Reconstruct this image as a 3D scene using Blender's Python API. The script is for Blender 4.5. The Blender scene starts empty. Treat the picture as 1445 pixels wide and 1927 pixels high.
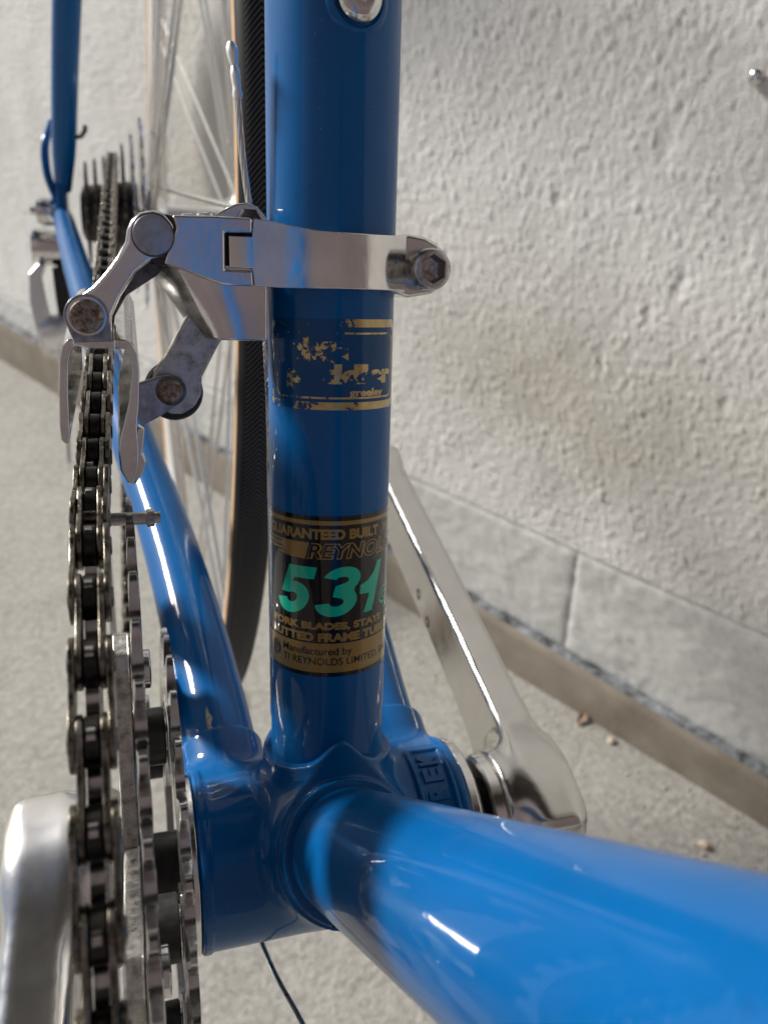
import bpy, bmesh, math, random
import numpy as np
from mathutils import Vector, Matrix
random.seed(7); rng = np.random.default_rng(11)
sc = bpy.context.scene
S = 0.001                                    # the scene is worked out in millimetres
rad = math.radians
X = np.array([1., 0, 0])

# ------------------------------------------------------------------ frames
# bike frame: origin at the middle of the bottom bracket, +y to the rear wheel, +x to the left (non-drive) side, +z up the bicycle
SEAT = rad(73.785)
D = np.array([0, math.cos(SEAT), math.sin(SEAT)])      # up the seat tube
N = np.array([0, -math.sin(SEAT), math.cos(SEAT)])     # out of its front
HUB = np.array([0.8, 450.6, 69.0])
BASE = np.array([0, 457.6, 69.0 - 329.2])              # foot of the rear wheel, the bicycle's origin
LEAN = rad(7.2)
Q = np.array([[math.cos(LEAN), 0, math.sin(LEAN)], [0, 1, 0], [-math.sin(LEAN), 0, math.cos(LEAN)]])
GZ = (Q @ BASE)[2] - 67.4
def world(p): p = Q @ np.array(p, float); return np.array([p[0], p[1], p[2] - GZ])

# ------------------------------------------------------------------ camera
cam = bpy.data.cameras.new('camera'); co = bpy.data.objects.new('camera', cam); sc.collection.objects.link(co)
cam.sensor_fit = 'AUTO'; cam.sensor_width = 36; cam.lens = 1528.78 / 1927 * 36
cam.clip_start = 0.005; cam.clip_end = 100
P_, Y_, R_ = rad(29.7757), rad(-20.2216), rad(7.24)
f = np.array([-math.sin(Y_)*math.cos(P_), math.cos(Y_)*math.cos(P_), -math.sin(P_)])
r0 = np.array([math.cos(Y_), math.sin(Y_), 0]); u0 = np.cross(r0, f)
rr = math.cos(R_)*r0 + math.sin(R_)*u0; uu = -math.sin(R_)*r0 + math.cos(R_)*u0
cp = world([-46.433, -138.892, 186.661]) * S
rr, uu, f = Q @ rr, Q @ uu, Q @ f
co.matrix_world = Matrix(((rr[0], uu[0], -f[0], cp[0]), (rr[1], uu[1], -f[1], cp[1]), (rr[2], uu[2], -f[2], cp[2]), (0, 0, 0, 1)))
cam.dof.use_dof = True; cam.dof.focus_distance = 0.176; cam.dof.aperture_fstop = 18
sc.camera = co

# ------------------------------------------------------------------ light
SUN = np.array([-0.56, 0.54, 0.52]); SUN /= np.linalg.norm(SUN)
w = bpy.data.worlds.new('World'); sc.world = w; w.use_nodes = True
nt = w.node_tree; bg = nt.nodes['Background']
sky = nt.nodes.new('ShaderNodeTexSky'); sky.sky_type = 'NISHITA'; sky.sun_disc = False
sky.sun_elevation = math.asin(SUN[2]); sky.sun_rotation = math.atan2(SUN[0], SUN[1])
nt.links.new(sky.outputs[0], bg.inputs[0]); bg.inputs[1].default_value = 0.05
sl = bpy.data.lights.new('sun', 'SUN'); sl.energy = 5.0; sl.angle = rad(11); sl.color = (1, .97, .92)
so = bpy.data.objects.new('sun', sl); sc.collection.objects.link(so)
so.rotation_euler = Vector(SUN).to_track_quat('Z', 'Y').to_euler(); so.location = (-2, 2, 3)
sc.view_settings.view_transform = 'Standard'; sc.view_settings.look = 'None'
sc.view_settings.exposure = 0.22; sc.view_settings.gamma = 1
try: sc.view_settings.use_curve_mapping = False
except Exception: pass

# ------------------------------------------------------------------ materials
class MatB:
    def __init__(s, name):
        s.m = bpy.data.materials.new(name); s.m.use_nodes = True
        s.t = s.m.node_tree; s.n = s.t.nodes; s.b = s.n['Principled BSDF']; s.tc = None
    def coord(s, kind='Object'):
        if not s.tc: s.tc = s.n.new('ShaderNodeTexCoord')
        return s.tc.outputs[kind]
    def noise(s, scale, detail=3, rough=.55, stretch=None, coord='Object'):
        n = s.n.new('ShaderNodeTexNoise'); n.inputs['Scale'].default_value = scale
        n.inputs['Detail'].default_value = detail; n.inputs['Roughness'].default_value = rough
        c = s.coord(coord)
        if stretch:
            mp = s.n.new('ShaderNodeMapping'); mp.inputs['Scale'].default_value = stretch
            s.t.links.new(c, mp.inputs[0]); c = mp.outputs[0]
        s.t.links.new(c, n.inputs['Vector']); return n.outputs['Fac']
    def ramp(s, x, stops):
        r = s.n.new('ShaderNodeValToRGB'); e = r.color_ramp.elements
        while len(e) < len(stops): e.new(.5)
        for k, (p, c) in zip(e, stops):
            k.position = p; k.color = (*c, 1) if not isinstance(c, (int, float)) else (c, c, c, 1)
        s.t.links.new(x, r.inputs[0]); return r.outputs[0]
    def math(s, op, a, b=None, clamp=False):
        m = s.n.new('ShaderNodeMath'); m.operation = op; m.use_clamp = clamp
        for i, v in enumerate((a, b)):
            if v is None: continue
            if isinstance(v, (int, float)): m.inputs[i].default_value = v
            else: s.t.links.new(v, m.inputs[i])
        return m.outputs[0]
    def mix(s, fac, a, b):
        m = s.n.new('ShaderNodeMix'); m.data_type = 'RGBA'
        for sock, v in ((m.inputs[0], fac), (m.inputs[6], a), (m.inputs[7], b)):
            if isinstance(v, tuple): sock.default_value = (*v, 1)
            elif isinstance(v, (int, float)): sock.default_value = v
            else: s.t.links.new(v, sock)
        return m.outputs[2]
    def set(s, **k):
        for a, v in k.items():
            i = s.b.inputs[{'color': 'Base Color', 'rough': 'Roughness', 'metal': 'Metallic', 'coat': 'Coat Weight', 'coatr': 'Coat Roughness', 'spec': 'Specular IOR Level', 'alpha': 'Alpha', 'aniso': 'Anisotropic'}[a]]
            if isinstance(v, tuple): i.default_value = (*v, 1)
            elif isinstance(v, (int, float)): i.default_value = v
            else: s.t.links.new(v, i)
        return s
    def bump(s, h, strength, dist):
        b = s.n.new('ShaderNodeBump'); b.inputs['Strength'].default_value = strength; b.inputs['Distance'].default_value = dist
        s.t.links.new(h, b.inputs['Height']); s.t.links.new(b.outputs[0], s.b.inputs['Normal']); return s
M = {}
def mk(name): M[name] = MatB(name); return M[name]

b = mk('blue_paint'); n1 = b.noise(60, 4); speck = b.ramp(b.noise(1500, 2, .5), [(.735, 0.), (.76, 1.)]); patch = b.ramp(b.noise(45, 3), [(.45, .0), (.62, .55)])
chip_m = b.ramp(b.math('ADD', b.math('MULTIPLY', b.noise(420, 5, .75), .6), b.math('MULTIPLY', b.noise(35, 3), .4)), [(.655, 0.), (.662, 1.)])
col = b.mix(b.math('MULTIPLY', speck, patch), b.ramp(n1, [(.3, (.0, .088, .275)), (.7, (.0, .100, .315))]), (.35, .37, .40))
b.set(color=b.mix(chip_m, col, (.012, .016, .026)), rough=.42, coat=.46, coatr=.025, spec=.08)
b.bump(b.noise(260, 2), .03, .0004)
b = mk('polished_alloy'); n1 = b.noise(900, 3, .6, (1, 1, .06))
b.set(color=b.ramp(b.noise(120, 4), [(.3, (.70, .68, .65)), (.65, (.82, .81, .79))]), metal=1., rough=b.ramp(n1, [(.3, .10), (.8, .24)]))
b.bump(b.noise(1500, 2, .5, (1, 1, .05)), .05, .0001)
b = mk('satin_alloy'); n1 = b.noise(1100, 3, .6, (1, 1, .08))
b.set(color=b.ramp(b.noise(160, 5, .65), [(.2, (.66, .63, .64)), (.8, (.78, .76, .765))]), metal=1., rough=b.ramp(n1, [(.3, .15), (.8, .27)]))
b.bump(b.noise(2000, 3, .5, (1, 1, .05)), .08, .0001)
b = mk('ring_alloy'); b.set(color=b.ramp(b.noise(180, 5, .65), [(.3, (.40, .39, .38)), (.65, (.62, .61, .60))]), metal=1., rough=b.ramp(b.noise(500, 4), [(.35, .14), (.8, .32)]))
b = mk('crank_alloy'); b.set(color=b.ramp(b.noise(90, 5, .6), [(.2, (.62, .60, .565)), (.8, (.72, .70, .665))]), metal=1., rough=b.ramp(b.noise(140, 3, .5), [(.3, .16), (.75, .26)]))
b = mk('pale_alloy'); b.set(color=b.ramp(b.noise(160, 5, .6), [(.25, (.74, .72, .69)), (.75, (.82, .81, .79))]), metal=1., rough=b.ramp(b.noise(70, 3), [(.3, .20), (.75, .27)]))
b = mk('dull_alloy')
b.set(color=b.ramp(b.noise(350, 5, .7), [(.3, (.22, .20, .17)), (.5, (.48, .46, .43)), (.75, (.66, .65, .62))]), metal=1., rough=b.ramp(b.noise(800, 4), [(.3, .25), (.75, .5)]))
b.bump(b.noise(1200, 4, .7), .15, .0002)
b = mk('chrome_steel')
b.set(color=b.ramp(b.noise(250, 5, .7), [(.25, (.50, .48, .46)), (.5, (.74, .73, .72))]), metal=1., rough=b.ramp(b.noise(700, 4), [(.35, .09), (.8, .32)]))
b.bump(b.noise(900, 3), .06, .0002)
b = mk('chain_plate')
b.set(color=b.ramp(b.noise(420, 5, .7), [(.3, (.055, .043, .028)), (.5, (.17, .15, .12)), (.72, (.36, .34, .31))]), metal=1., rough=b.ramp(b.noise(900, 4), [(.3, .2), (.75, .48)]))
b.bump(b.noise(1500, 3), .12, .0002)
b = mk('chain_roller')
b.set(color=b.ramp(b.noise(500, 4), [(.35, (.010, .009, .008)), (.7, (.045, .041, .036))]), metal=.6, rough=.34)
b = mk('rusty_pin')
b.set(color=b.ramp(b.noise(700, 5, .75), [(.34, (.055, .024, .012)), (.46, (.15, .095, .06)), (.58, (.32, .30, .28))]), metal=b.ramp(b.noise(700, 5, .75), [(.42, .2), (.62, 1.)]), rough=.38)
b.bump(b.noise(1600, 4, .7), .3, .0002)
b = mk('turned_steel')
mp = b.n.new('ShaderNodeTexWave'); mp.wave_type = 'RINGS'; mp.rings_direction = 'Z'
mp.inputs['Scale'].default_value = 700; mp.inputs['Distortion'].default_value = 1.2; mp.inputs['Detail'].default_value = 2
b.t.links.new(b.coord('Object'), mp.inputs[0])
b.set(color=b.ramp(b.noise(600, 4), [(.3, (.30, .33, .37)), (.7, (.44, .48, .53))]), metal=1., rough=.3); b.bump(mp.outputs['Fac'], .12, .00008)
b = mk('black_plastic'); b.set(color=b.ramp(b.noise(400, 4), [(.3, (.006, .006, .006)), (.75, (.030, .028, .025))]), rough=b.ramp(b.noise(300, 4), [(.3, .3), (.8, .6)]))
b = mk('blued_steel'); b.set(color=b.ramp(b.noise(500, 5), [(.3, (.20, .21, .25)), (.7, (.42, .44, .50))]), metal=1., rough=.3)
b = mk('dark_steel'); b.set(color=b.ramp(b.noise(500, 5), [(.3, (.05, .045, .04)), (.7, (.20, .19, .18))]), metal=1., rough=.35)
b = mk('bolt_steel'); b.set(color=b.ramp(b.noise(420, 5, .7), [(.34, (.20, .14, .10)), (.46, (.44, .43, .42)), (.7, (.66, .66, .66))]), metal=1., rough=.28)
b = mk('tan_rubber'); b.set(color=b.ramp(b.noise(90, 4), [(.3, (.42, .25, .13)), (.7, (.56, .36, .20))]), rough=.75)
b = mk('gold_leaf'); b.set(color=b.ramp(b.noise(300, 4), [(.3, (.36, .25, .075)), (.7, (.52, .38, .13))]), metal=.7, rough=.4, coat=1., coatr=.03)
b = mk('worn_gold')
at = b.n.new('ShaderNodeAttribute'); at.attribute_name = 'wear'
nz = b.math('ADD', b.math('MULTIPLY', b.noise(150, 6, .66), .75), b.math('MULTIPLY', b.noise(1300, 3, .6), .25))
al = b.math('GREATER_THAN', nz, at.outputs['Fac'])
b.set(color=b.ramp(b.noise(300, 4), [(.3, (.38, .25, .085)), (.7, (.60, .45, .18))]), metal=.75, rough=.36, coat=1., coatr=.03, alpha=al)
b = mk('decal_film'); b.set(color=(.0, .060, .185), rough=.45, coat=.5, coatr=.06, spec=.08)
b = mk('decal_black'); b.set(color=(.003, .003, .004), spec=.1, rough=.35, coat=1., coatr=.03)
b = mk('decal_gold'); b.set(color=(.30, .185, .045), spec=.1, rough=.35, metal=.2, coat=1., coatr=.03)
b = mk('decal_green'); b.set(color=(.003, .52, .34), spec=.1, rough=.35, coat=1., coatr=.03)
b = mk('stainless_spoke'); b.set(color=(.76, .74, .71), metal=1., rough=.27)
b = mk('white_alloy'); b.set(color=(.86, .86, .86), metal=.85, rough=.38)
b = mk('green_plastic'); b.set(color=b.ramp(b.noise(120, 3), [(.3, (.50, .60, .30)), (.7, (.66, .74, .46))]), rough=.5)
b = mk('hole_black'); b.set(color=(.02, .02, .02), rough=.35)
b = mk('bare_chip'); b.set(color=b.ramp(b.noise(900, 4), [(.35, (.16, .09, .05)), (.6, (.52, .48, .42))]), metal=.4, rough=.5)

# tyre tread: herringbone relief along its own uv, groove shade painted into the colour
b = mk('black_rubber')
uvn = b.n.new('ShaderNodeUVMap'); sep = b.n.new('ShaderNodeSeparateXYZ'); b.t.links.new(uvn.outputs[0], sep.inputs[0])
ph = b.math('ADD', sep.outputs[0], b.math('MULTIPLY', b.math('ABSOLUTE', sep.outputs[1]), -1.15))
saw = b.math('FRACT', b.math('MULTIPLY', ph, 1 / 2.0))
grv = b.math('GREATER_THAN', saw, .45)
band = b.math('LESS_THAN', b.math('ABSOLUTE', sep.outputs[1]), 5.6)
h = b.math('MULTIPLY', grv, band)
b.set(color=b.mix(band, (.022, .022, .023), b.mix(grv, (.09, .09, .093), (.002, .002, .002))), rough=.5, spec=.12)
b.bump(b.math('SUBTRACT', 1., h), .9, .0006)

# stucco, concrete
b = mk('stucco')
cc = b.coord('Object')
big = b.noise(4.5, 5, .6); fine = b.noise(160, 4, .6)
st = b.n.new('ShaderNodeAttribute'); st.attribute_name = 'brown_patch'
wall_pale = b.ramp(big, [(.3, (.75, .742, .715)), (.7, (.85, .842, .815))])
wall_brown = b.ramp(b.noise(60, 5, .65), [(.3, (.46, .43, .37)), (.7, (.60, .57, .51))])
col = b.mix(b.math('MULTIPLY', st.outputs['Fac'], .85, True), wall_pale, wall_brown)  # browner tone mixed into the wall colour by a mask
b.set(color=b.mix(b.math('MULTIPLY', fine, .18), col, (.5, .48, .44)), rough=.9, spec=.2)
b.bump(b.noise(520, 5, .72), .9, .0012)
b = mk('painted_block')
b.set(color=b.ramp(b.math('ADD', b.math('MULTIPLY', b.noise(25, 5, .6), .6), b.math('MULTIPLY', b.noise(200, 4), .4)), [(.3, (.50, .50, .48)), (.7, (.66, .66, .64))]), rough=.85, spec=.25)
b.bump(b.noise(330, 4, .6), .35, .0008)
b = mk('footing')
b.set(color=b.ramp(b.noise(22, 6, .6), [(.3, (.20, .172, .135)), (.7, (.31, .275, .23))]), rough=.9, spec=.2); b.bump(b.noise(300, 4), .4, .001)
b = mk('mortar')
b.set(color=b.ramp(b.noise(90, 6, .7), [(.36, (.025, .025, .025)), (.5, (.17, .18, .19)), (.7, (.36, .37, .40))]), rough=.9, spec=.2); b.bump(b.noise(300, 5, .7), .7, .0015)
b = mk('concrete')
c1 = b.ramp(b.noise(14, 6, .62), [(.3, (.245, .235, .212)), (.7, (.345, .332, .305))])
c2 = b.math('MULTIPLY', b.ramp(b.noise(150, 6, .75), [(.40, 0.), (.60, 1.)]), .7)
c3 = b.math('MULTIPLY', b.ramp(b.noise(75, 5, .75), [(.56, 0.), (.70, 1.)]), .6)
b.set(color=b.mix(c3, b.mix(c2, c1, (.50, .485, .45)), (.13, .12, .10)), rough=.92, spec=.2)
b.bump(b.noise(200, 6, .72), .9, .0022)
b = mk('blocker_dark'); b.set(color=(.06, .055, .05), rough=.8)  # dark finish of the added sky blocker
b = mk('blocker_maroon'); b.set(color=b.ramp(b.noise(6, 4), [(.3, (.080, .064, .066)), (.7, (.125, .098, .102))]), rough=.7)  # finish of the added panel behind the camera
b = mk('pebble'); b.set(color=b.ramp(b.noise(150, 4), [(.3, (.48, .36, .26)), (.7, (.72, .62, .50))]), rough=.8)
b = mk('leaf'); b.set(color=b.ramp(b.noise(150, 4), [(.3, (.24, .13, .09)), (.7, (.46, .30, .22))]), rough=.8)

# ------------------------------------------------------------------ mesh helpers
def link(name, me, mat, parent=None, smooth=True, angle=35, bevel=None, seg=3):
    o = bpy.data.objects.new(name, me); sc.collection.objects.link(o)
    for m in (mat if isinstance(mat, list) else [mat]): me.materials.append(M[m].m)
    if smooth:
        me.polygons.foreach_set('use_smooth', [True] * len(me.polygons))
        if angle: me.set_sharp_from_angle(angle=rad(angle))
    if parent is not None: o.parent = parent
    if bevel:
        md = o.modifiers.new('bevel', 'BEVEL'); md.width = bevel * S; md.segments = seg; md.limit_method = 'ANGLE'; md.angle_limit = rad(30); md.harden_normals = True
    return o
def mesh(verts, faces, fix=True, bike=True):
    v = (np.asarray(verts, float) - (BASE if bike else 0)) * S
    me = bpy.data.meshes.new('m'); me.from_pydata([tuple(p) for p in v], [], [tuple(q) for q in faces])
    if fix:
        bm = bmesh.new(); bm.from_mesh(me); bmesh.ops.recalc_face_normals(bm, faces=bm.faces); bm.to_mesh(me); bm.free()
    me.update(); return me
def join(parts):
    V, F, o = [], [], 0
    for v, fs in parts:
        V += [tuple(p) for p in v]; F += [tuple(i + o for i in q) for q in fs]; o = len(V)
    return V, F
def ortho(d):
    d = np.array(d, float); d /= np.linalg.norm(d)
    a = np.array([1., 0, 0]) if abs(d[0]) < .8 else np.array([0, 0, 1.])
    e1 = a - d * (a @ d); e1 /= np.linalg.norm(e1); return d, e1, np.cross(d, e1)
def lathe(o, d, prof, seg=32, e1=None):
    d, a, b_ = ortho(d); o = np.array(o, float); V, F = [], []
    for s, r in prof:
        for k in range(seg):
            t = 2 * math.pi * k / seg; V.append(o + d * s + (a * math.cos(t) + b_ * math.sin(t)) * r)
    for i in range(len(prof) - 1):
        for k in range(seg): F.append((i*seg+k, i*seg+(k+1) % seg, (i+1)*seg+(k+1) % seg, (i+1)*seg+k))
    F.append(tuple(range(seg))[::-1]); F.append(tuple((len(prof)-1)*seg + k for k in range(seg)))
    return V, F
def ring(o, d, prof, seg=48):                      # closed profile turned about an axis
    d, a, b_ = ortho(d); o = np.array(o, float); V, F = [], []; n = len(prof)
    for s, r in prof:
        for k in range(seg):
            t = 2 * math.pi * k / seg; V.append(o + d * s + (a * math.cos(t) + b_ * math.sin(t)) * r)
    for i in range(n):
        j = (i + 1) % n
        for k in range(seg): F.append((i*seg+k, i*seg+(k+1) % seg, j*seg+(k+1) % seg, j*seg+k))
    return V, F
def spline(pts, n):
    pts = np.array(pts, float); m = len(pts); out = []
    p = np.vstack([2*pts[0]-pts[1], pts, 2*pts[-1]-pts[-2]])
    for i in range(m - 1):
        for k in range(n):
            t = k / n; a, b_, c, d = p[i:i+4]
            out.append(.5*((2*b_)+(c-a)*t+(2*a-5*b_+4*c-d)*t*t+(3*b_-a-3*c+d)*t**3))
    out.append(pts[-1]); return np.array(out)
def sweep(path, r, seg=20, flat=None, cap=True):
    path = np.array(path, float); n = len(path); r = np.broadcast_to(r, n); V, F = [], []
    tan = np.gradient(path, axis=0); tan /= np.linalg.norm(tan, axis=1)[:, None]
    _, e1, _ = ortho(tan[0])
    for i in range(n):
        e1 = e1 - tan[i] * (e1 @ tan[i]); e1 /= np.linalg.norm(e1); e2 = np.cross(tan[i], e1)
        for k in range(seg):
            t = 2*math.pi*k/seg; V.append(path[i] + r[i]*(e1*math.cos(t)*(flat or 1) + e2*math.sin(t)))
    for i in range(n-1):
        for k in range(seg): F.append((i*seg+k, i*seg+(k+1) % seg, (i+1)*seg+(k+1) % seg, (i+1)*seg+k))
    if cap: F.append(tuple(range(seg))[::-1]); F.append(tuple((n-1)*seg+k for k in range(seg)))
    return V, F
def prism(pts, frame, d0, d1):                      # outline pts(a,b) in frame(o,ea,eb,en), from en*d0 to en*d1
    o, ea, eb, en = frame; n = len(pts)
    V = [o + ea*a + eb*b_ + en*d for d in (d0, d1) for a, b_ in pts]
    F = [tuple(range(n)), tuple(range(2*n-1, n-1, -1))] + [(i, (i+1) % n, n+(i+1) % n, n+i) for i in range(n)]
    return V, F
FD = (np.zeros(3), X, D, N)                         # front view of the seat tube: x, height up the tube, distance forward
SIDE = (np.zeros(3), np.array([0, 1., 0]), np.array([0, 0, 1.]), X)   # side view of the bicycle: y, z, x
def nets(sdf, lo, hi, h):                           # surface nets of a signed distance
    ax = [np.arange(lo[i], hi[i] + h, h) for i in range(3)]
    G = np.stack(np.meshgrid(*ax, indexing='ij'), -1); v = sdf(G); s = v < 0
    nx, ny, nz = v.shape
    cs = np.zeros((nx-1, ny-1, nz-1), int); pos = np.zeros((nx-1, ny-1, nz-1, 3)); cnt = np.zeros((nx-1, ny-1, nz-1))
    def sl(a, dx, dy, dz): return a[dx:nx-1+dx, dy:ny-1+dy, dz:nz-1+dz]
    cr = [(i, j, k) for i in (0, 1) for j in (0, 1) for k in (0, 1)]
    for c in cr: cs += sl(s, *c)
    for a in cr:
        for ax_ in range(3):
            if a[ax_] == 0:
                b_ = list(a); b_[ax_] = 1; va, vb = sl(v, *a), sl(v, *b_); m = (va < 0) != (vb < 0)
                t = np.where(m, va / np.where(m, va - vb, 1), 0)
                p = np.zeros(va.shape + (3,)); p[..., 0], p[..., 1], p[..., 2] = a; p[..., ax_] += t
                pos += p * m[..., None]; cnt += m
    act = (cs > 0) & (cs < 8); idx = -np.ones(act.shape, int); idx[act] = np.arange(act.sum())
    ijk = np.argwhere(act); V = np.array(lo) + h * (ijk + pos[act] / cnt[act][:, None])
    F = []
    for ax_ in range(3):
        a1, a2 = (ax_+1) % 3, (ax_+2) % 3
        sh = [slice(None)]*3; sh2 = [slice(None)]*3; sh[ax_] = slice(0, -1); sh2[ax_] = slice(1, None)
        m = s[tuple(sh)] != s[tuple(sh2)]; e = np.argwhere(m); neg = s[tuple(sh)][m]
        ok = (e[:, a1] > 0) & (e[:, a2] > 0) & (e[:, a1] < v.shape[a1]-1) & (e[:, a2] < v.shape[a2]-1); e, neg = e[ok], neg[ok]
        q = []
        for d1, d2 in ((-1, -1), (0, -1), (0, 0), (-1, 0)):
            c = e.copy(); c[:, a1] += d1; c[:, a2] += d2; q.append(idx[c[:, 0], c[:, 1], c[:, 2]])
        q = np.stack(q, 1); q[~neg] = q[~neg][:, ::-1]; F.append(q)
    return V, np.vstack(F).tolist()
def cyl(G, o, d, r, a, b_):
    d = np.array(d, float); d /= np.linalg.norm(d); p = G - np.array(o, float); s = p @ d
    q = np.linalg.norm(p - s[..., None]*d, axis=-1) - r; e = np.maximum(a - s, s - b_)
    return np.minimum(np.maximum(q, e), 0) + np.sqrt(np.maximum(q, 0)**2 + np.maximum(e, 0)**2)
def smin(a, b_, k):
    h = np.maximum(k - np.abs(a - b_), 0) / k; return np.minimum(a, b_) - h*h*k*.25
def on_tube(t, phi, r): return D*t + r*(math.sin(phi)*X + math.cos(phi)*N)

# lettering: text turned to flat outlines, cut fine so that it can be wrapped round a tube
def text2d(body, w_, h_, bold=0., shear=0., cut=1.):
    cu = bpy.data.curves.new('t', 'FONT'); cu.body = body; cu.size = 1; cu.offset = bold; cu.shear = shear; cu.resolution_u = 6
    o = bpy.data.objects.new('t', cu); sc.collection.objects.link(o); dg = bpy.context.evaluated_depsgraph_get()
    me = bpy.data.meshes.new_from_object(o.evaluated_get(dg)); bpy.data.objects.remove(o); bpy.data.curves.remove(cu)
    bm = bmesh.new(); bm.from_mesh(me); bpy.data.meshes.remove(me)
    bmesh.ops.remove_doubles(bm, verts=bm.verts, dist=1e-5)
    a = np.array([v.co[:] for v in bm.verts]); lo, hi = a.min(0), a.max(0)
    for v in bm.verts: v.co = ((v.co.x-lo[0])/(hi[0]-lo[0])*w_, (v.co.y-lo[1])/(hi[1]-lo[1])*h_, 0)
    return slice2d(bm, w_, cut)
def slice2d(bm, w_, cut):
    x_ = cut
    while x_ < w_:
        bmesh.ops.bisect_plane(bm, geom=bm.verts[:]+bm.edges[:]+bm.faces[:], plane_co=(x_, 0, 0), plane_no=(1, 0, 0)); x_ += cut
    bmesh.ops.triangulate(bm, faces=bm.faces)
    V = [v.co[:2] for v in bm.verts]; bm.verts.index_update(); F = [[v.index for v in q.verts] for q in bm.faces]; bm.free(); return V, F
def poly2d(pts, cut=1.):
    pts = np.array(pts, float); x0 = pts[:, 0].min(); bm = bmesh.new()
    fc = bm.faces.new([bm.verts.new((p[0]-x0, p[1], 0)) for p in pts]); fc.normal_update(); bmesh.ops.triangulate(bm, faces=bm.faces)
    V, F = slice2d(bm, np.ptp(pts[:, 0]), cut); return [(a+x0, b_) for a, b_ in V], F
class Decal:                                         # flat print on the seat tube; x is arc length (phi*R)
    def __init__(s): s.V, s.F, s.mi, s.w = [], [], [], []
    def add(s, vf, mi, lift, x0=0, y0=0, wear=None):
        V, F = vf; o = len(s.V)
        for a, b_ in V:
            s.V.append(on_tube(b_+y0, (a+x0)/14.3, 14.3+lift)); s.w.append(wear(a+x0, b_+y0) if wear else 0)
        for q in F: s.F.append([i+o for i in q]); s.mi.append(mi)
    def build(s, name, mats, parent):
        me = mesh(s.V, s.F, fix=False)
        at_ = me.attributes.new('wear', 'FLOAT', 'POINT'); at_.data.foreach_set('value', s.w)
        o = link(name, me, mats, parent, angle=None); me.polygons.foreach_set('material_index', s.mi)
        bm = bmesh.new(); bm.from_mesh(me)
        for q in bm.faces:
            c = np.array(q.calc_center_median()[:])/S + BASE; c = c - D*(c @ D)
            if np.array(q.normal[:]) @ c < 0: q.normal_flip()
        bm.to_mesh(me); bm.free()
        nn = []
        for v in me.vertices:
            c = np.array(v.co[:])/S + BASE; c = c - D*(c @ D); c /= np.linalg.norm(c); nn.append(tuple(c))
        me.normals_split_custom_set_from_vertices(nn); return o

# value noise on arrays
TAB = rng.random((256, 256))
def vnoise(x_, y_):
    i, j = np.floor(x_).astype(int), np.floor(y_).astype(int); u, v = x_-i, y_-j
    u, v = u*u*u*(u*(6*u-15)+10), v*v*v*(v*(6*v-15)+10)
    g = lambda a, b_: TAB[a % 256, b_ % 256]
    return (g(i, j)*(1-u)+g(i+1, j)*u)*(1-v)+(g(i, j+1)*(1-u)+g(i+1, j+1)*u)*v
def fbm(x_, y_, oc=3):
    a, s = 0, 0
    for k in range(oc): a = a + vnoise(x_*2**k+17*k, y_*2**k+31*k)/2**k; s += 1/2**k
    return a/s

# ------------------------------------------------------------------ setting: ground, footing, wall
def tag(o, label=None, cat=None, kind=None, group=None):
    for k, v in (('label', label), ('category', cat), ('kind', kind), ('group', group)):
        if v: o[k] = v
    return o
def grid(us, vs, fn):
    U, Vv = np.meshgrid(us, vs, indexing='ij'); P = fn(U, Vv); n, m = U.shape
    I = np.arange(n*m).reshape(n, m)
    F = np.stack([I[:-1, :-1], I[1:, :-1], I[1:, 1:], I[:-1, 1:]], -1).reshape(-1, 4).tolist(); return P.reshape(-1, 3), F
WO = np.array([350.4, 148.5, 0]); WD = np.array([-.47347, .88081, 0]); WN = np.array([-.88081, -.47347, 0])
def wpt(s, h, o): return WO + s[..., None]*WD + o[..., None]*WN + h[..., None]*np.array([0, 0, 1.])
def gfn(a, b_): return np.stack([a, b_, (fbm(a/9, b_/9, 3)-.5)*1.1], -1)
near = lambda lo, hi, st: np.arange(lo, hi, st)
ax_x = np.r_[[-40000, -9000, -3000, -1200], near(-660, 470, 5), [800, 2000, 9000, 40000]]
ax_y = np.r_[[-40000, -9000, -3000, -900], near(-220, 1460, 5.5), [1900, 4000, 12000, 40000]]
V_, F_ = grid(ax_x, ax_y, gfn)
g = link('ground', mesh(V_, F_, bike=False), 'concrete', angle=None); tag(g, 'rough pale concrete floor under the bicycle', kind='structure')

ks = np.r_[[-1500, -600], near(-140, 1700, 9), [2300, 3500]]
def ktop(s): return 42.3 + .0256*s
def kfn(prof):
    def fn(U, Vv):
        P = np.zeros(U.shape + (3,))
        for j, (o_, hh) in enumerate(prof):
            s = U[:, j]; jit = (fbm(s/30, s*0+7*j, 3)-.5)*2.4
            P[:, j] = wpt(s, np.where(hh < 0, -2., ktop(s)*hh)+(jit if hh > .5 else 0), o_+jit*.8)
        return P
    return fn
kp = [(0, -1), (.3, .25), (-.2, .55), (-.6, .8), (-1.2, .94), (-3.2, 1.)]
V_, F_ = grid(ks, np.arange(len(kp)), kfn(kp)); k1 = link('kerb', mesh(V_, F_, bike=False), 'footing', angle=None)
tag(k1, 'brown stained concrete footing edge along the wall base', kind='structure')
mp_ = [(-3.0, .995), (-6, 1.03), (-10, 1.045), (-13, 1.03), (-15.5, .99), (-19, .93)]
V_, F_ = grid(ks, np.arange(len(mp_)), kfn(mp_)); k2 = link('mortar_ledge', mesh(V_, F_, bike=False), 'mortar', k1, angle=None)

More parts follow.
